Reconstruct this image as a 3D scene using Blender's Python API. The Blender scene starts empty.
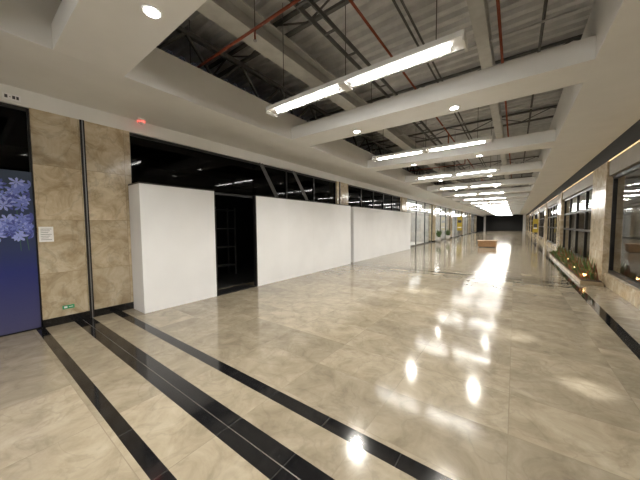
import bpy, bmesh, math, random
from mathutils import Vector, Matrix
random.seed(4)
scene = bpy.context.scene
scene.view_settings.view_transform = 'Standard'
scene.view_settings.exposure = 0.0

# ---------------------------------------------------------------- materials
def new_mat(name):
    m = bpy.data.materials.new(name); m.use_nodes = True
    nt = m.node_tree
    return m, nt, nt.nodes['Principled BSDF']

def simple(name, col, rough=0.5, metal=0.0, spec=0.5, noise=0.0, nscale=5.0, bump=0.0, emis=None, estr=0.0):
    m, nt, b = new_mat(name)
    b.inputs['Base Color'].default_value = (*col, 1)
    b.inputs['Roughness'].default_value = rough
    b.inputs['Metallic'].default_value = metal
    b.inputs['Specular IOR Level'].default_value = spec
    if noise or bump:
        tc = nt.nodes.new('ShaderNodeTexCoord')
        n = nt.nodes.new('ShaderNodeTexNoise'); n.inputs['Scale'].default_value = nscale
        n.inputs['Detail'].default_value = 5
        nt.links.new(tc.outputs['Object'], n.inputs['Vector'])
        if noise:
            r = nt.nodes.new('ShaderNodeValToRGB')
            r.color_ramp.elements[0].position = 0.3; r.color_ramp.elements[1].position = 0.7
            r.color_ramp.elements[0].color = (*[c*(1-noise) for c in col], 1)
            r.color_ramp.elements[1].color = (*[min(1, c*(1+noise)) for c in col], 1)
            nt.links.new(n.outputs['Fac'], r.inputs['Fac'])
            nt.links.new(r.outputs['Color'], b.inputs['Base Color'])
        if bump:
            bp = nt.nodes.new('ShaderNodeBump'); bp.inputs['Strength'].default_value = bump
            bp.inputs['Distance'].default_value = 0.01
            nt.links.new(n.outputs['Fac'], bp.inputs['Height'])
            nt.links.new(bp.outputs['Normal'], b.inputs['Normal'])
    if emis:
        b.inputs['Emission Color'].default_value = (*emis, 1)
        b.inputs['Emission Strength'].default_value = estr
    return m

def stone(name, c1, c2, c3, axes, bw, bh, rough, mortar=(0.25,0.21,0.16), veins=3.0, bumpd=0.0, offset=0.0, msize=0.004, tmin=0.88, tmax=1.06, lo=0.34, hi=0.68, dist=1.0, mixm=1.0, vein_dark=0.86):
    m, nt, b = new_mat(name)
    N = nt.nodes.new; L = nt.links.new
    tc = N('ShaderNodeTexCoord')
    sep = N('ShaderNodeSeparateXYZ'); L(tc.outputs['Object'], sep.inputs[0])
    cmb = N('ShaderNodeCombineXYZ')
    L(sep.outputs[axes[0]], cmb.inputs[0]); L(sep.outputs[axes[1]], cmb.inputs[1])
    br = N('ShaderNodeTexBrick'); br.offset = offset; br.squash = 1
    br.inputs['Scale'].default_value = 1; br.inputs['Brick Width'].default_value = bw
    br.inputs['Row Height'].default_value = bh; br.inputs['Mortar Size'].default_value = msize
    br.inputs['Color1'].default_value = (0,0,0,1); br.inputs['Color2'].default_value = (1,1,1,1)
    br.inputs['Mortar'].default_value = (0.5,0.5,0.5,1)
    L(cmb.outputs[0], br.inputs['Vector'])
    # offset the stone pattern per tile
    sc = N('ShaderNodeVectorMath'); sc.operation = 'SCALE'; sc.inputs['Scale'].default_value = 7.0
    L(br.outputs['Color'], sc.inputs[0])
    ad = N('ShaderNodeVectorMath'); ad.operation = 'ADD'
    L(tc.outputs['Object'], ad.inputs[0]); L(sc.outputs[0], ad.inputs[1])
    n1 = N('ShaderNodeTexNoise'); n1.inputs['Scale'].default_value = veins; n1.inputs['Detail'].default_value = 9
    n1.inputs['Roughness'].default_value = 0.66; n1.inputs['Distortion'].default_value = dist
    L(ad.outputs[0], n1.inputs['Vector'])
    rp = N('ShaderNodeValToRGB')
    e = rp.color_ramp.elements
    e[0].position = lo; e[0].color = (*c1, 1); e[1].position = hi; e[1].color = (*c3, 1)
    x = e.new((lo+hi)/2); x.color = (*c2, 1)
    L(n1.outputs['Fac'], rp.inputs['Fac'])
    hs = N('ShaderNodeMapRange'); hs.inputs['To Min'].default_value = tmin; hs.inputs['To Max'].default_value = tmax
    L(br.outputs['Color'], hs.inputs['Value'])
    ml = N('ShaderNodeVectorMath'); ml.operation = 'SCALE'
    L(rp.outputs['Color'], ml.inputs[0]); L(hs.outputs['Result'], ml.inputs['Scale'])
    # thin darker veins
    n4 = N('ShaderNodeTexNoise'); n4.inputs['Scale'].default_value = veins*0.55; n4.inputs['Detail'].default_value = 6; n4.inputs['Distortion'].default_value = 1.2
    L(ad.outputs[0], n4.inputs['Vector'])
    sb = N('ShaderNodeMath'); sb.operation = 'SUBTRACT'; sb.inputs[1].default_value = 0.5; L(n4.outputs['Fac'], sb.inputs[0])
    ab = N('ShaderNodeMath'); ab.operation = 'ABSOLUTE'; L(sb.outputs[0], ab.inputs[0])
    vr = N('ShaderNodeMapRange'); vr.inputs['From Max'].default_value = 0.03; vr.inputs['To Min'].default_value = vein_dark; vr.inputs['To Max'].default_value = 1.0
    L(ab.outputs[0], vr.inputs['Value'])
    ml2 = N('ShaderNodeVectorMath'); ml2.operation = 'SCALE'; L(ml.outputs[0], ml2.inputs[0]); L(vr.outputs['Result'], ml2.inputs['Scale'])
    ml = ml2
    mx = N('ShaderNodeMixRGB'); mx.inputs['Color2'].default_value = (*mortar, 1)
    mf = N('ShaderNodeMath'); mf.operation = 'MULTIPLY'; mf.inputs[1].default_value = mixm
    L(br.outputs['Fac'], mf.inputs[0]); L(mf.outputs[0], mx.inputs['Fac']); L(ml.outputs[0], mx.inputs['Color1'])
    L(mx.outputs['Color'], b.inputs['Base Color'])
    n2 = N('ShaderNodeTexNoise'); n2.inputs['Scale'].default_value = 1.6; n2.inputs['Detail'].default_value = 4
    L(tc.outputs['Object'], n2.inputs['Vector'])
    mr = N('ShaderNodeMapRange'); mr.inputs['To Min'].default_value = rough*0.6; mr.inputs['To Max'].default_value = rough*1.5
    L(n2.outputs['Fac'], mr.inputs['Value']); L(mr.outputs['Result'], b.inputs['Roughness'])
    if bumpd:
        bp = N('ShaderNodeBump'); bp.inputs['Strength'].default_value = 0.3; bp.inputs['Distance'].default_value = bumpd
        n3 = N('ShaderNodeTexNoise'); n3.inputs['Scale'].default_value = 2.6; n3.inputs['Detail'].default_value = 2
        L(tc.outputs['Object'], n3.inputs['Vector'])
        L(n3.outputs['Fac'], bp.inputs['Height']); L(bp.outputs['Normal'], b.inputs['Normal'])
    return m

def emit(name, col, s):
    return simple(name, (0.8,0.8,0.8), emis=col, estr=s)

def glass(name, tint, gl=0.12, dark=0.35, rough=0.03):
    m, nt, b = new_mat(name)
    N = nt.nodes.new; L = nt.links.new
    nt.nodes.remove(b)
    out = [n for n in nt.nodes if n.type == 'OUTPUT_MATERIAL'][0]
    t = N('ShaderNodeBsdfTransparent'); t.inputs[0].default_value = (*[c*dark for c in tint], 1)
    g = N('ShaderNodeBsdfGlossy'); g.inputs['Roughness'].default_value = rough
    g.inputs[0].default_value = (0.9,0.9,0.9,1)
    fr = N('ShaderNodeFresnel'); fr.inputs[0].default_value = 1.45
    mth = N('ShaderNodeMath'); mth.operation = 'MULTIPLY_ADD'; mth.inputs[1].default_value = gl[0]; mth.inputs[2].default_value = gl[1]
    mth.use_clamp = True
    L(fr.outputs[0], mth.inputs[0])
    mx = N('ShaderNodeMixShader'); L(mth.outputs[0], mx.inputs[0]); L(t.outputs[0], mx.inputs[1]); L(g.outputs[0], mx.inputs[2])
    L(mx.outputs[0], out.inputs[0])
    return m

M = {}
M['floor'] = stone('floor_marble', (0.205,0.172,0.122), (0.285,0.245,0.180), (0.360,0.318,0.245), 'XY', 0.9, 0.6, 0.115, mortar=(0.19,0.16,0.12), veins=3.6, bumpd=0.005, lo=0.28, hi=0.74, dist=0.6, msize=0.003, mixm=0.5, tmin=0.83, tmax=1.12, vein_dark=0.88)
M['granite'] = stone('black_granite', (0.004,0.004,0.005), (0.008,0.008,0.009), (0.02,0.02,0.02), 'XY', 0.6, 50, 0.08, mortar=(0.03,0.03,0.03), veins=30)
M['marble'] = stone('travertine', (0.42,0.325,0.205), (0.57,0.47,0.325), (0.69,0.60,0.45), 'YZ', 0.64, 0.86, 0.16, mortar=(0.30,0.23,0.14), veins=3.2, msize=0.0025, lo=0.35, hi=0.63, dist=0.7, tmin=0.80, tmax=1.12, vein_dark=0.82)
M['joint'] = simple('joint_metal', (0.22,0.21,0.19), 0.35, 0.9)
M['paint'] = simple('white_paint', (0.78,0.775,0.755), 0.6, noise=0.03, nscale=2)
M['board'] = simple('drywall_white', (0.86,0.87,0.89), 0.65, noise=0.03, nscale=1.3)
M['black'] = simple('black_metal', (0.012,0.012,0.013), 0.35)
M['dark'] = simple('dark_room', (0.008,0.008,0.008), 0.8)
M['steel'] = simple('painted_steel', (0.60,0.60,0.58), 0.5, noise=0.1)
M['galv'] = simple('galvanized', (0.70,0.70,0.71), 0.5, 0.0, noise=0.12, nscale=4)
M['dsteel'] = simple('dark_steel', (0.13,0.13,0.13), 0.5, 0.2)
M['red'] = simple('red_pipe', (0.30,0.07,0.035), 0.4)
M['bglass'] = glass('dark_glass', (0.5,0.55,0.6), (0.30, 0.0), 0.2)
M['wglass'] = glass('shop_glass', (0.92,0.95,0.95), (0.9, 0.06), 0.85)
M['alu'] = simple('aluminium', (0.4,0.4,0.41), 0.35, 0.8)
M['tube'] = emit('tube_light', (1.0,0.98,0.93), 78)
M['lamp'] = emit('downlight_lens', (1.0,0.96,0.88), 34)
M['warm'] = emit('led_strip', (1.0,0.66,0.28), 1.3)
M['bulb'] = emit('bulb', (1.0,0.58,0.22), 26)
M['wood'] = simple('wood', (0.30,0.17,0.08), 0.4, noise=0.25, nscale=12)
M['leaf'] = simple('leaf', (0.07,0.12,0.03), 0.5, noise=0.3, nscale=8)
M['leafr'] = simple('leaf_red', (0.20,0.07,0.03), 0.5, noise=0.3, nscale=8)
M['yellow'] = simple('yellow_sign', (0.50,0.37,0.04), 0.6)
M['green'] = simple('green_sign', (0.02,0.30,0.12), 0.5)
M['paper'] = simple('paper', (0.85,0.85,0.85), 0.7)
M['ink'] = simple('ink', (0.06,0.06,0.07), 0.6)
M['fascia'] = simple('brown_fascia', (0.20,0.16,0.11), 0.5, noise=0.1)
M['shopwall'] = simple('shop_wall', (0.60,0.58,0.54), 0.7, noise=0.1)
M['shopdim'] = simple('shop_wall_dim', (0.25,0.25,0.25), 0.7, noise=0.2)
M['terra'] = simple('pot', (0.5,0.48,0.45), 0.5)
M['soil'] = simple('soil', (0.05,0.03,0.02), 0.9)
M['cyan'] = emit('shop_screen', (0.3,0.8,0.9), 1.5)
M['shoplt'] = emit('shop_light', (1.0,0.98,0.95), 20)
M['shopwarm'] = emit('shop_light_warm', (1.0,0.78,0.5), 6)
M['redled'] = emit('red_led', (1.0,0.03,0.02), 3)
M['camwhite'] = simple('camera_plastic', (0.75,0.75,0.75), 0.3)
M['petal'] = simple('petal', (0.17,0.22,0.62), 0.5)
M['petal2'] = simple('petal_light', (0.34,0.40,0.80), 0.5)
M['petal3'] = simple('petal_deep', (0.07,0.09,0.36), 0.5)
M['stem'] = simple('stem', (0.05,0.12,0.10), 0.5)
def poster_mat():
    m, nt, b = new_mat('poster_blue'); N = nt.nodes.new; L = nt.links.new
    tc = N('ShaderNodeTexCoord'); sp = N('ShaderNodeSeparateXYZ'); L(tc.outputs['Object'], sp.inputs[0])
    mr = N('ShaderNodeMapRange'); mr.inputs['From Max'].default_value = 2.45; L(sp.outputs['Z'], mr.inputs['Value'])
    r = N('ShaderNodeValToRGB'); e = r.color_ramp.elements
    e[0].position = 0.0; e[0].color = (0.07,0.07,0.15,1); e[1].position = 1.0; e[1].color = (0.03,0.05,0.09,1)
    q = e.new(0.38); q.color = (0.02,0.03,0.16,1); q = e.new(0.55); q.color = (0.03,0.045,0.12,1)
    L(mr.outputs['Result'], r.inputs['Fac']); L(r.outputs['Color'], b.inputs['Base Color'])
    b.inputs['Roughness'].default_value = 0.3
    return m
M['poster'] = poster_mat()

# ---------------------------------------------------------------- builder
class B:
    def __init__(s): s.bm = bmesh.new(); s.mats = []
    def mi(s, k):
        if k not in s.mats: s.mats.append(k)
        return s.mats.index(k)
    def face(s, pts, k):
        f = s.bm.faces.new([s.bm.verts.new(p) for p in pts]); f.material_index = s.mi(k); return f
    def box(s, x0, x1, y0, y1, z0, z1, k, bev=0.0):
        r = bmesh.ops.create_cube(s.bm, size=1.0)
        vs = r['verts']
        for v in vs:
            v.co = Vector(((x0+x1)/2+v.co.x*(x1-x0), (y0+y1)/2+v.co.y*(y1-y0), (z0+z1)/2+v.co.z*(z1-z0)))
        fs = {f for v in vs for f in v.link_faces}
        for f in fs: f.material_index = s.mi(k)
        if bev:
            es = list({e for v in vs for e in v.link_edges})
            r2 = bmesh.ops.bevel(s.bm, geom=es, offset=bev, segments=2, affect='EDGES', profile=0.7)
            for f in r2['faces']: f.material_index = s.mi(k)
    def bar(s, p0, p1, w, h, k, up=Vector((0,0,1))):
        p0 = Vector(p0); p1 = Vector(p1); d = (p1-p0); L = d.length; d.normalize()
        u = Vector(up)
        if abs(d.dot(u)) > 0.99: u = Vector((1,0,0))
        r = d.cross(u).normalized(); u = r.cross(d)
        r_ = bmesh.ops.create_cube(s.bm, size=1.0); c = (p0+p1)/2
        for v in r_['verts']:
            v.co = c + d*v.co.y*L + r*v.co.x*w + u*v.co.z*h
        for f in {f for v in r_['verts'] for f in v.link_faces}: f.material_index = s.mi(k)
    def cyl(s, p0, p1, r, k, seg=12, r2=None):
        p0 = Vector(p0); p1 = Vector(p1); d = p1-p0
        q = d.to_track_quat('Z', 'Y').to_matrix().to_4x4()
        mt = Matrix.Translation((p0+p1)/2) @ q
        o = bmesh.ops.create_cone(s.bm, cap_ends=True, segments=seg, radius1=r, radius2=r if r2 is None else r2, depth=d.length, matrix=mt)
        for f in {f for v in o['verts'] for f in v.link_faces}:
            f.material_index = s.mi(k)
            if len(f.verts) == 4: f.smooth = True
    def sph(s, c, r, k, seg=12, sz=1.0):
        o = bmesh.ops.create_uvsphere(s.bm, u_segments=seg, v_segments=seg//2+2, radius=r, matrix=Matrix.Translation(c) @ Matrix.Diagonal((1,1,sz,1)))
        for f in {f for v in o['verts'] for f in v.link_faces}: f.material_index = s.mi(k); f.smooth = True
    def blade(s, base, tip, w, k, bend=0.0):
        base = Vector(base); tip = Vector(tip); d = tip-base
        side = d.cross(Vector((random.uniform(-1,1),random.uniform(-1,1),0.3))).normalized()*w
        mid = base + d*0.5 + Vector((0,0,bend))
        vs = [s.bm.verts.new(p) for p in (base-side*0.3, base+side*0.3, mid+side, tip, mid-side)]
        f = s.bm.faces.new(vs); f.material_index = s.mi(k)
    def done(s, name, parent=None, loc=None):
        me = bpy.data.meshes.new(name); s.bm.normal_update(); s.bm.to_mesh(me); s.bm.free()
        for k in s.mats: me.materials.append(M[k])
        o = bpy.data.objects.new(name, me); scene.collection.objects.link(o)
        if parent: o.parent = parent
        if loc: o.location = loc
        return o
def empty(name, loc=(0,0,0)):
    e = bpy.data.objects.new(name, None); e.location = loc; scene.collection.objects.link(e); return e

Y0, Y1 = -4.0, 74.0
YE = Y1-0.05
XL, XR = -6.0, 1.9
ZS = 3.67
BAY = 8.2
PITCH = 4.1

# ---------------------------------------------------------------- floor with inlaid stripes
b = B()
def stripes(yc):
    return [(yc-0.56, yc-0.46, 'granite'), (yc-0.115, yc-0.008,'granite'), (yc-0.008, yc+0.0,'joint'), (yc+0.0, yc+0.125, 'granite'), (yc+0.43, yc+0.56, 'granite')]
allst = []
for n in range(0, 9): allst += stripes(1.20 + BAY*n + (0.1 if n else 0))
y = Y0
rows = []
for (a, c, k) in allst:
    if c > Y1: break
    if a > y: rows.append((y, a, 'floor'))
    rows.append((a, c, k)); y = c
rows.append((y, Y1, 'floor'))
for (a, c, k) in rows:
    for (x0, x1, kk) in ((XL-0.02, 1.22, k), (1.22, 1.37, 'granite'), (1.37, XR+0.02, 'floor')):
        b.face([(x0,a,0),(x1,a,0),(x1,c,0),(x0,c,0)], kk)
bmesh.ops.remove_doubles(b.bm, verts=b.bm.verts, dist=1e-5)
b.done('floor')

# ---------------------------------------------------------------- left wall
b = B()   # fascia and the wall above the bulkhead
b.box(XL-0.30, XL, Y0, Y1, 3.42, ZS, 'paint')
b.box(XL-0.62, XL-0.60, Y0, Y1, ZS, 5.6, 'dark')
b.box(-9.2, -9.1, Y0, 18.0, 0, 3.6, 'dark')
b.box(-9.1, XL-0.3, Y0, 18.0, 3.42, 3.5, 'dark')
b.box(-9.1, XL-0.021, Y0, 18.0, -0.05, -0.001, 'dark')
b.done('wall_left')
b = B(); b.box(-6.6, -4.4, Y0, Y1, ZS, 4.28, 'paint'); b.done('ceiling_bulkhead')
b = B(); b.box(0.76, XR+0.3, Y0, Y1, ZS, 4.5, 'paint'); b.done('ceiling_bulkhead')

def column(y0, y1, seam):
    b = B()
    b.box(XL-0.35, XL, y0, y1, 0.13, 3.42, 'marble')
    b.box(XL-0.35, XL+0.012, y0-0.005, y1+0.005, 0, 0.13, 'granite')
    if seam:
        b.box(XL, XL+0.02, seam-0.045, seam+0.015, 0.0, ZS-0.25, 'black')
        b.box(XL, XL+0.035, seam-0.02, seam-0.008, 0.0, ZS-0.25, 'alu')
    b.done('marble_column')
column(0.72, 2.02, 1.34)
column(9.35, 10.3, 9.6)
for n in range(2, 8): column(1.36+BAY*n-0.5, 1.36+BAY*n+0.5, None)

# shopfronts, left
def shopfront(y0, y1, glassk, nm, ztop=3.42, trans=2.42, step=1.5, gap=None):
    e = empty('window_%d' % nm)
    b = B()
    n = max(1, round((y1-y0)/step)); st = (y1-y0)/n
    for i in range(n+1):
        yy = y0+i*st
        if gap and gap[0] < yy < gap[1]: continue
        b.box(XL-0.12, XL-0.05, yy-0.025, yy+0.025, 0, ztop, 'black')
    segs = [(y0,y1)] if not gap else [(y0,gap[0]),(gap[1],y1)]
    b.box(XL-0.12, XL-0.05, y0, y1, trans-0.03, trans+0.03, 'black')
    b.box(XL-0.12, XL-0.05, y0, y1, ztop-0.05, ztop, 'black')
    for (a,c) in segs: b.box(XL-0.12, XL-0.05, a, c, 0, 0.08, 'black')
    if gap:
        for g in gap: b.box(XL-0.12, XL-0.05, g-0.025, g+0.025, 0, trans, 'black')
    b.done('frame', e)
    b = B(); x = XL-0.085
    if gap:
        b.face([(x,y0,trans),(x,y1,trans),(x,y1,ztop),(x,y0,ztop)], glassk)
        for (a,c) in segs: b.face([(x,a,0.05),(x,c,0.05),(x,c,trans),(x,a,trans)], glassk)
    else:
        b.face([(x,y0,0.05),(x,y1,0.05),(x,y1,ztop),(x,y0,ztop)], glassk)
    b.done('pane', e)
shopfront(-4.0, 0.72, 'bglass', 1)
shopfront(2.02, 9.35, 'bglass', 2, gap=(3.2, 5.4))
shopfront(10.3, 17.06, 'bglass', 3)

# slanted transom struts above the hoarding
for yy in (5.25, 6.65):
    b = B()
    b.bar((XL+0.05, yy-0.05, 3.40), (XL+0.40, yy+0.22, 2.44), 0.07, 0.04, 'dsteel')
    b.bar((XL+0.05, yy+0.03, 3.40), (XL+0.40, yy+0.30, 2.44), 0.012, 0.045, 'dsteel')
    b.done('diagonal_brace')

# lit shops further down
k = 4
for n in range(2, 7):
    y0 = 1.36+BAY*n+0.5; y1 = 1.36+BAY*(n+1)-0.5
    shopfront(y0, y1, 'wglass', k, trans=2.6, step=2.4); k += 1
    b = B()
    b.box(-8.6, -8.5, y0, y1, 0, 3.42, 'shopwall')
    b.box(-8.5, -6.4, y0-0.1, y0, 0, 3.42, 'shopwall'); b.box(-8.5, -6.4, y1, y1+0.1, 0, 3.42, 'shopwall')
    b.box(-8.5, XL-0.3, y0, y1, 3.3, 3.42, 'paint'); b.box(-8.5, XL-0.021, y0, y1, -0.05, 0, 'shopwall')
    b.box(-8.0, -7.7, y0+1, y1-1, 3.26, 3.3, 'shoplt')
    b.box(-7.0, -6.8, y0+1, y1-1, 3.26, 3.3, 'shoplt')
    if n % 2 == 0: b.box(-7.6, -7.5, y0+0.6, y0+2.2, 1.2, 2.2, 'cyan')
    for j in range(5):
        b.box(-8.5, -8.1, y0+0.4, y1-0.4, 0.4+0.5*j, 0.43+0.5*j, 'wood')
        for q in range(6):
            yy = y0+0.6+q*1.05; b.box(-8.45, -8.15, yy, yy+random.uniform(0.2,0.7), 0.43+0.5*j, 0.43+0.5*j+random.uniform(0.1,0.35), random.choice(['paper','wood','dsteel','green']))
    b.done('wall_shop_interior')

# poster
e = empty('flower_poster')
b = B(); b.box(XL-0.045, XL-0.03, -3.9, 0.70, 0.02, 2.45, 'poster'); b.done('sheet', e)
b = B()
for (cy, cz, R) in ((0.52,2.10,0.24),(0.25,1.72,0.30),(-0.35,2.0,0.4),(0.60,1.62,0.20),(-1.0,1.6,0.4),(-1.9,1.95,0.4)):
    x = XL-0.029
    b.face([(x,cy-0.006,cz),(x,cy+0.006,cz),(x,cy+0.03,1.25),(x,cy+0.02,1.25)], 'stem')
    for i in range(26):
        a = random.uniform(0, 2*math.pi); rr = R*math.sqrt((i+0.5)/26)
        py = cy+rr*math.cos(a); pz = cz+rr*math.sin(a)*0.85
        x = XL-0.0285+0.0006*(i % 26); kk = random.choice(['petal','petal','petal2','petal3'])
        for j in range(6):
            t = a+j*2*math.pi/6+random.uniform(-.12,.12); l = random.uniform(0.07,0.10); w = 0.017
            dy, dz = math.cos(t), math.sin(t)
            pts = [(py,pz),(py+dy*l*.35-dz*w*.7, pz+dz*l*.35+dy*w*.7),(py+dy*l*.7-dz*w, pz+dz*l*.7+dy*w),(py+dy*l,pz+dz*l),(py+dy*l*.7+dz*w, pz+dz*l*.7-dy*w),(py+dy*l*.35+dz*w*.7, pz+dz*l*.35-dy*w*.7)]
            if any(p[0] > 0.698 or p[1] > 2.44 for p in pts): continue
            b.face([(x,p[0],p[1]) for p in pts], kk)
b.done('blossoms', e)
# shop number sign, notice, green tag
b = B()
b.box(XL, XL+0.015, 0.46, 0.64, 3.46, 3.55, 'paper')
for i,(a,c) in enumerate(((0.48,0.51),(0.525,0.54),(0.555,0.585),(0.595,0.62))):
    b.box(XL+0.015, XL+0.017, a, c, 3.485 if i!=1 else 3.502, 3.53 if i!=1 else 3.510, 'ink')
b.done('shop_number_sign')
b = B()
b.box(XL, XL+0.004, 0.735, 0.90, 1.37, 1.61, 'paper')
for i in range(7): b.box(XL+0.004, XL+0.005, 0.755, 0.88-0.02*(i%3), 1.57-i*0.028, 1.576-i*0.028, 'ink')
b.done('paper_notice')
b = B()
b.box(XL, XL+0.006, 0.95, 1.10, 0.24, 0.30, 'green')
b.box(XL+0.006, XL+0.007, 0.97, 1.01, 0.255, 0.285, 'paper'); b.box(XL+0.006, XL+0.007, 1.03, 1.08, 0.265, 0.275, 'paper')
b.done('exit_route_sign')
# dome camera on a bracket fixed to the fascia
b = B()
b.box(-6.0, -5.80, 2.12, 2.24, ZS-0.025, ZS-0.001, 'camwhite')
b.cyl((-5.86,2.18,ZS-0.045), (-5.86,2.18,ZS-0.025), 0.08, 'camwhite', 20)
b.cyl((-5.86,2.18,ZS-0.06), (-5.86,2.18,ZS-0.045), 0.065, 'redled', 20)
b.sph((-5.86,2.18,ZS-0.06), 0.055, 'camwhite', 16)
b.done('security_camera')

# hoarding
XH = -5.45
def hoarding(y0, y1, x, ret0=True, ret1=False, seams=1.22):
    b = B()
    b.box(x-0.09, x, y0, y1, 0.0, 2.38, 'board')
    b.box(x-0.095, x+0.005, y0-0.004, y1, 2.38, 2.405, 'black')
    if ret0: b.box(XL+0.04, x-0.09, y0, y0+0.09, 0.0, 2.38, 'board'); b.box(XL+0.04, x-0.09, y0-0.004, y0+0.09, 2.38, 2.405, 'black')
    if ret1: b.box(XL+0.04, x-0.09, y1-0.09, y1, 0.0, 2.38, 'board')
    yy = y0+seams
    while yy < y1-0.3:
        b.box(x, x+0.001, yy-0.003, yy+0.003, 0.0, 2.38, 'paper'); yy += seams
    b.done('construction_hoarding')
hoarding(1.95, 3.42, XH)
hoarding(4.62, 9.55, XH, ret0=False, ret1=True)
hoarding(9.95, 17.6, XH-0.08, ret0=True, ret1=True)
# opening: slim frame, threshold, unlit shell behind
b = B()
b.box(XH-0.09, XH+0.0, 4.575, 4.615, 0, 2.38, 'black')
b.box(XH-0.09, XH+0.0, 3.425, 3.445, 0, 2.38, 'black')
b.box(XH-0.45, XH+0.0, 3.445, 4.575, 0.0, 0.015, 'black')
b.done('door_1')
b = B()   # unfinished shop inside
for yy in (4.0, 4.7, 5.4):
    b.box(-7.9,-7.86,yy,yy+0.04,0,2.2,'dsteel'); b.box(-7.5,-7.46,yy,yy+0.04,0,2.2,'dsteel')
for z in (0.3,0.9,1.5,2.1): b.box(-7.9,-7.46,4.0,5.44,z,z+0.03,'dsteel')
b.done('storage_rack')

# ---------------------------------------------------------------- right wall
b = B()
b.box(XR, XR+0.3, Y0, Y1, 0.0, 0.32, 'marble')
b.box(XR, XR+0.3, Y0, Y1, 2.80, 3.18, 'fascia')
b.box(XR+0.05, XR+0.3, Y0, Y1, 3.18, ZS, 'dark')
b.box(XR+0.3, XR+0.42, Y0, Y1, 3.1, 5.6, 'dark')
b.done('wall_right')
b = B(); b.box(XR-0.01, XR+0.04, Y0, Y1, 3.185, 3.20, 'warm'); b.done('led_strip')
kk = 20
for n in range(-1, 9):
    yc = 10.65+BAY*n
    if yc+0.75 > Y1: break
    b = B(); b.box(XR-0.04, XR-0.001, yc-0.75, yc+0.75, 0, 3.18, 'marble'); b.box(XR+0.001, XR+0.29, yc-0.75, yc+0.75, 0.321, 2.799, 'marble'); b.done('marble_column')
    y0 = yc+0.75; y1 = min(Y1, yc+BAY-0.75)
    e = empty('window_%d' % kk); kk += 1
    b = B()
    st = (y1-y0)/4 if n >= 0 else (y1-y0)/2
    yy = y0
    while yy <= y1+0.01:
        b.box(XR+0.08, XR+0.16, yy-0.035, yy+0.035, 0.32, 2.80, 'black'); yy += st
    for z in ((0.36, 2.76) if n < 0 else (0.36, 1.35, 2.05, 2.76)):
        b.box(XR+0.08, XR+0.16, y0, y1, z-0.04, z+0.04, 'black')
    b.done('frame', e)
    b = B(); x = XR+0.12
    b.face([(x,y0,0.34),(x,y0,2.78),(x,y1,2.78),(x,y1,0.34)], 'wglass'); b.done('pane', e)
    # interior
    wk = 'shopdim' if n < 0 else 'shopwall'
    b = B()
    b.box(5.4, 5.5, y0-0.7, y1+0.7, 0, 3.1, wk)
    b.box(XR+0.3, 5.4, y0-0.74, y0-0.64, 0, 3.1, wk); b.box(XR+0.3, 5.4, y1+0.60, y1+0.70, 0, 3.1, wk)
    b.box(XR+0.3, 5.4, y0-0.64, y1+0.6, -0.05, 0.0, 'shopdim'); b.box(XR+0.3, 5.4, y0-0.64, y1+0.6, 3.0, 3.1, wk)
    if n >= 0: b.box(3.4, 3.6, y0+1, y1-1, 2.96, 3.0, 'shopwarm')
    else: b.box(4.2, 4.4, y0+1, y0+4, 2.96, 3.0, 'shopwarm')
    for j in range(4):
        b.box(5.0, 5.4, y0, y1, 0.5+0.5*j, 0.54+0.5*j, 'wood')
        for q in range(7):
            ya = y0+0.2+q*0.9; b.box(5.05, 5.35, ya, ya+random.uniform(0.2,0.7), 0.54+0.5*j, 0.54+0.5*j+random.uniform(0.1,0.38), random.choice(['paper','wood','dsteel','leafr']))
    for q in range(3):
        ya = y0+1+q*2.2
        b.cyl((3.3,ya,0.0),(3.3,ya,0.72),0.04,'dsteel'); b.cyl((3.3,ya,0.72),(3.3,ya,0.76),0.42,'wood',24)
        b.cyl((3.3,ya,0.0),(3.3,ya,0.03),0.25,'dsteel',20)
    b.done('wall_shop_interior')

# planter with plants and lights
e = empty('illuminated_planter')
b = B()
b.box(1.42, 1.855, 9.6, 17.4, 0.0, 0.10, 'marble', 0.01)
b.done('trough', e)
b = B(); b.box(1.45, 1.83, 9.63, 17.37, 0.10, 0.11, 'soil'); b.done('soil', e)
b = B()
for i in range(1100):
    y = random.uniform(9.7,17.3); x = random.uniform(1.47,1.8)
    h = random.uniform(0.10,0.26)+ (0.32 if (x > 1.68 and random.random() < 0.3) else 0)
    b.blade((x,y,0.10), (x+random.uniform(-.12,.04), y+random.uniform(-.16,.16), 0.10+h), 0.018, random.choice(['leaf','leaf','leafr']), 0.04)
b.done('foliage', e)
b = B()
for i in range(10):
    y = 9.95+i*0.78; x = 1.55 + 0.14*(i % 2)
    b.cyl((x,y,0.10),(x,y,0.20),0.008,'dsteel',6); b.sph((x,y,0.22),0.035,'bulb',10)
b.done('garden_lights', e)

# ---------------------------------------------------------------- cross beams, downlights
for n in range(-1, 18):
    yc = 1.10 + PITCH*n
    if yc > Y1-0.5: break
    b = B()
    b.box(-4.399, 0.759, -0.35, 0.35, ZS, 3.96, 'paint')
    b.done('ceiling_beam', loc=(0,yc,0))
    for x in (-2.87, -0.92):
        b = B()
        b.cyl((0,0,-0.012),(0,0,0.0), 0.085, 'camwhite', 24)
        b.cyl((0,0,-0.016),(0,0,-0.012), 0.065, 'lamp', 24)
        o = b.done('recessed_downlight', loc=(x,yc+0.10,ZS))
        ld = bpy.data.lights.new('downlight_spot', 'SPOT'); ld.energy = 340; ld.color = (1.0,0.945,0.85)
        ld.spot_size = math.radians(150); ld.spot_blend = 0.7; ld.shadow_soft_size = 0.06
        lo = bpy.data.objects.new('spot', ld); scene.collection.objects.link(lo); lo.parent = o; lo.location = (0,0,-0.03)

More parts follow.
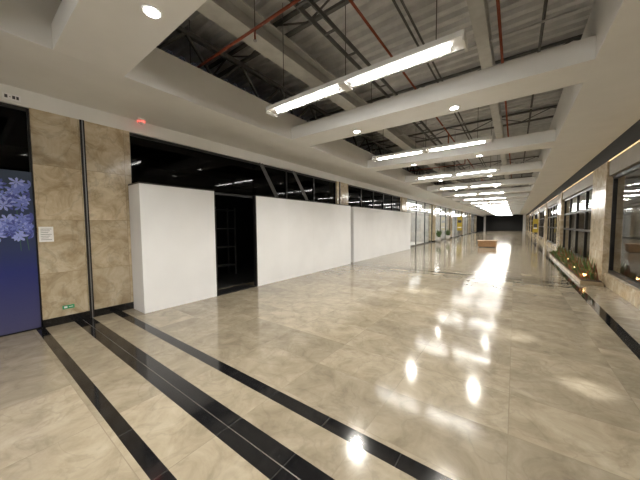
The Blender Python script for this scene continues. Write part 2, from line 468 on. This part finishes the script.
# linear fixtures
def fixture(y):
    e = empty('linear_pendant_light', (0,y,0))
    b = B()
    x0, x1, z = -3.43, -0.47, 3.54
    b.box(x0, x1, -0.12, 0.12, z, z+0.06, 'paint')
    b.box(x0, x0+0.02, -0.12, 0.12, z-0.045, z, 'paint'); b.box(x1-0.02, x1, -0.12, 0.12, z-0.045, z, 'paint')
    b.box((x0+x1)/2-0.05, (x0+x1)/2+0.05, -0.11, 0.11, z-0.03, z, 'paint')
    b.done('housing', e)
    b = B()
    xm = (x0+x1)/2
    for (a,c) in ((x0+0.14, xm-0.10),(xm+0.10, x1-0.14)):
        b.cyl((a,0.0,z-0.024),(c,0.0,z-0.024),0.013,'tube',10)
        for q in (a, c): b.cyl((q-0.012,0,z-0.024),(q+0.012,0,z-0.024),0.019,'camwhite',10)
    b.done('tubes', e)
    b = B()
    for x in (x0+0.3, x1-0.3, xm):
        b.cyl((x,0,z+0.06),(x,0,5.2),0.006,'dsteel',6)
    b.done('hangers', e)
for n in range(-1, 17):
    if 3.28+PITCH*n < Y1-1: fixture(3.28+PITCH*n)

# narrow spots and heads, added by the right fascia to throw floor light patches
def added_spot(pos, tgt, ang, en):
    pos = Vector(pos); tgt = Vector(tgt); d = (tgt-pos).normalized()
    e = empty('added_patch_light', pos)
    b = B(); b.cyl(-d*0.10, d*0.05, 0.035, 'black', 16); b.cyl(-d*0.05, Vector((0.08,0,0.12)), 0.012, 'black', 8); b.done('head', e)
    b = B(); b.cyl(d*0.05, d*0.052, 0.028, 'lamp', 16); b.done('lens', e)
    ld = bpy.data.lights.new('added_spot', 'SPOT'); ld.energy = en; ld.color = (1.0,0.98,0.94); ld.spot_size = math.radians(ang); ld.spot_blend = 1.0; ld.shadow_soft_size = 0.02
    lo = bpy.data.objects.new('beam', ld); scene.collection.objects.link(lo); lo.parent = e
    lo.rotation_mode = 'QUATERNION'; lo.rotation_quaternion = d.to_track_quat('-Z','Y'); lo.location = d*0.07
for (ly, t, ang, en) in ((6.9,(-1.9,6.6,0),10,1800),(5.2,(0.0,4.65,0),10,700),(3.9,(0.62,3.55,0),8,600)):
    added_spot((1.82,ly,3.42), t, ang, en)

# ---------------------------------------------------------------- roof deck
b = B()
y = Y0; prof = []
while y < Y1-0.3:
    prof += [(y,5.62),(y+0.10,5.62),(y+0.14,5.70),(y+0.26,5.70)]; y += 0.30
prof.append((Y1,5.62))
for i in range(len(prof)-1):
    (ya,za),(yb,zb) = prof[i], prof[i+1]
    b.face([(-6.6,ya,za),(2.4,ya,za),(2.4,yb,zb),(-6.6,yb,zb)], 'galv')
b.done('ceiling')
def ibeam_y(x, z0, z1, w, k, name='roof_girder', y0=Y0, y1=YE):
    b = B()
    b.box(x-w/2, x+w/2, y0, y1, z0, z0+0.03, k); b.box(x-w/2, x+w/2, y0, y1, z1-0.03, z1, k)
    b.box(x-0.015, x+0.015, y0, y1, z0+0.03, z1-0.03, k)
    b.done(name)
ibeam_y(-3.75, 4.82, 5.18, 0.34, 'steel')
ibeam_y(-0.55, 4.82, 5.18, 0.20, 'steel')
for n in range(-1, 17):
    yc = 3.9+PITCH*n
    b = B()
    for z in (5.2, 5.53):
        b.bar((-6.3,yc,z+0.03),(2.1,yc,z+0.03),0.07,0.05,'dsteel')
    x = -6.3
    s = 0
    while x < 1.4:
        b.bar((x,yc,5.25 if s==0 else 5.54),(x+0.8,yc,5.54 if s==0 else 5.25),0.025,0.025,'dsteel'); x += 0.8; s = 1-s
    b.done('roof_truss')
b = B()
for z in (4.45, 5.10): b.bar((-4.9,Y0,z),(-4.9,YE,z),0.08,0.08,'dsteel')
y = Y0; s = 0
while y < 40:
    b.bar((-4.9,y,4.45 if s==0 else 5.10),(-4.9,y+0.6,5.10 if s==0 else 4.45),0.045,0.045,'dsteel'); y += 0.6; s = 1-s
b.done('roof_truss')
b = B()
b.box(-2.62,-2.60,Y0,YE,4.72,4.80,'dsteel'); b.box(-2.42,-2.40,Y0,YE,4.72,4.80,'dsteel')
y = Y0
while y < 50: b.box(-2.60,-2.42,y,y+0.04,4.72,4.74,'dsteel'); y += 0.7
b.done('cable_tray')
b = B()
for n in range(-1, 17):
    yy = 2.84+PITCH*n
    b.cyl((-6.2,yy,4.62),(-2.1,yy,4.62),0.022,'red'); b.cyl((-2.1,yy,4.62),(-2.1,yy,5.0),0.022,'red')
    for x in (-5.2,-3.3): b.cyl((x,yy,4.62),(x,yy,5.6),0.008,'dsteel',6); b.cyl((x,yy,4.45),(x,yy,4.62),0.014,'red',8); b.cyl((x,yy,4.44),(x,yy,4.45),0.03,'alu',8)
b.cyl((-0.28,Y0,4.75),(-0.28,YE,4.75),0.022,'red')
b.cyl((-2.1,Y0,5.0),(-2.1,YE,5.0),0.022,'red')
b.done('sprinkler_pipes')
b = B()
b.cyl((-1.6,Y0,5.05),(-1.6,YE,5.05),0.02,'dsteel',8); b.cyl((-1.5,Y0,5.05),(-1.5,YE,5.05),0.02,'dsteel',8)
b.cyl((0.3,Y0,5.1),(0.3,YE,5.1),0.025,'dsteel',8)
for n in range(0,12):
    b.cyl((-6.0,5.9+PITCH*n,4.95),(0.7,5.9+PITCH*n,4.95),0.018,'galv',8)
b.done('electrical_conduits')

# ---------------------------------------------------------------- far end and back
b = B()
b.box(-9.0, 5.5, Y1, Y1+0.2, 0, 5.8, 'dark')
b.box(-6, -5.6, Y1-0.2, Y1, 0, ZS, 'paint'); b.box(1.4, 1.9, Y1-0.2, Y1, 0, ZS, 'paint')
b.done('wall_far')
b = B(); b.box(-9.2, 5.5, Y0-0.2, Y0, 0, 5.8, 'paint'); b.done('wall_back')

# bench box
b = B()
b.box(-2.05, -0.95, 21.4, 22.0, 0.05, 0.42, 'wood', 0.01)
b.box(-2.1, -0.9, 21.35, 22.05, 0.42, 0.48, 'wood', 0.01)
b.box(-2.0, -1.0, 21.45, 21.95, 0.0, 0.05, 'black')
b.done('wooden_bench')
for (x,y) in ((-5.5,25.6),(-5.5,29.6)):
    e = empty('potted_plant', (x,y,0))
    b = B(); b.cyl((0,0,0),(0,0,0.45),0.16,'terra',20,0.22); b.cyl((0,0,0.45),(0,0,0.48),0.23,'terra',20); b.done('pot', e)
    b = B()
    for i in range(80):
        a = random.uniform(0,6.28); r = random.uniform(0.1,0.32); h = random.uniform(0.2,0.75)
        b.blade((0.05*math.cos(a),0.05*math.sin(a),0.45),(r*math.cos(a),r*math.sin(a),0.45+h),0.03,'leaf',0.1)
    b.done('leaves', e)
def banner(x,y,h=2.3,w=0.6,k='yellow'):
    b = B()
    b.box(x-w/2,x+w/2,y-0.12,y+0.12,0,0.04,'dsteel'); b.cyl((x,y+0.02,0.04),(x,y+0.02,h),0.015,'dsteel',8)
    b.box(x-w/2,x+w/2,y-0.01,y+0.0,0.9,h,k); b.box(x-w/2+.06,x+w/2-.06,y-0.014,y-0.01,h-0.7,h-0.4,'ink'); b.box(x-w/2+.06,x+w/2-.06,y-0.014,y-0.01,1.2,1.3,'paper')
    b.done('yellow_sign_stand')
banner(-5.2, 34.5, 2.5, 0.5)
banner(1.35, 28.0, 2.0, 0.35)

# ---------------------------------------------------------------- world
w = bpy.data.worlds.new('World'); scene.world = w; w.use_nodes = True
w.node_tree.nodes['Background'].inputs[0].default_value = (0.05,0.05,0.06,1)
w.node_tree.nodes['Background'].inputs[1].default_value = 0.3

# ---------------------------------------------------------------- camera
f = 265.0
Yc = Vector((515-320, 240-224, -f)).normalized()
Xn = Vector((-40-320, 240-228, -f)).normalized()
Xc = -(Xn - Yc*Xn.dot(Yc)).normalized()
Zc = Xc.cross(Yc)
R = Matrix((Xc, Yc, Zc))      # rows: world axis in camera coords -> maps camera->world
cd = bpy.data.cameras.new('camera'); cd.sensor_width = 36; cd.lens = f/640*36; cd.clip_start = 0.05; cd.clip_end = 300
co = bpy.data.objects.new('camera', cd); scene.collection.objects.link(co)
co.matrix_world = Matrix.Translation((0,0,1.6)) @ R.to_4x4()
scene.camera = co
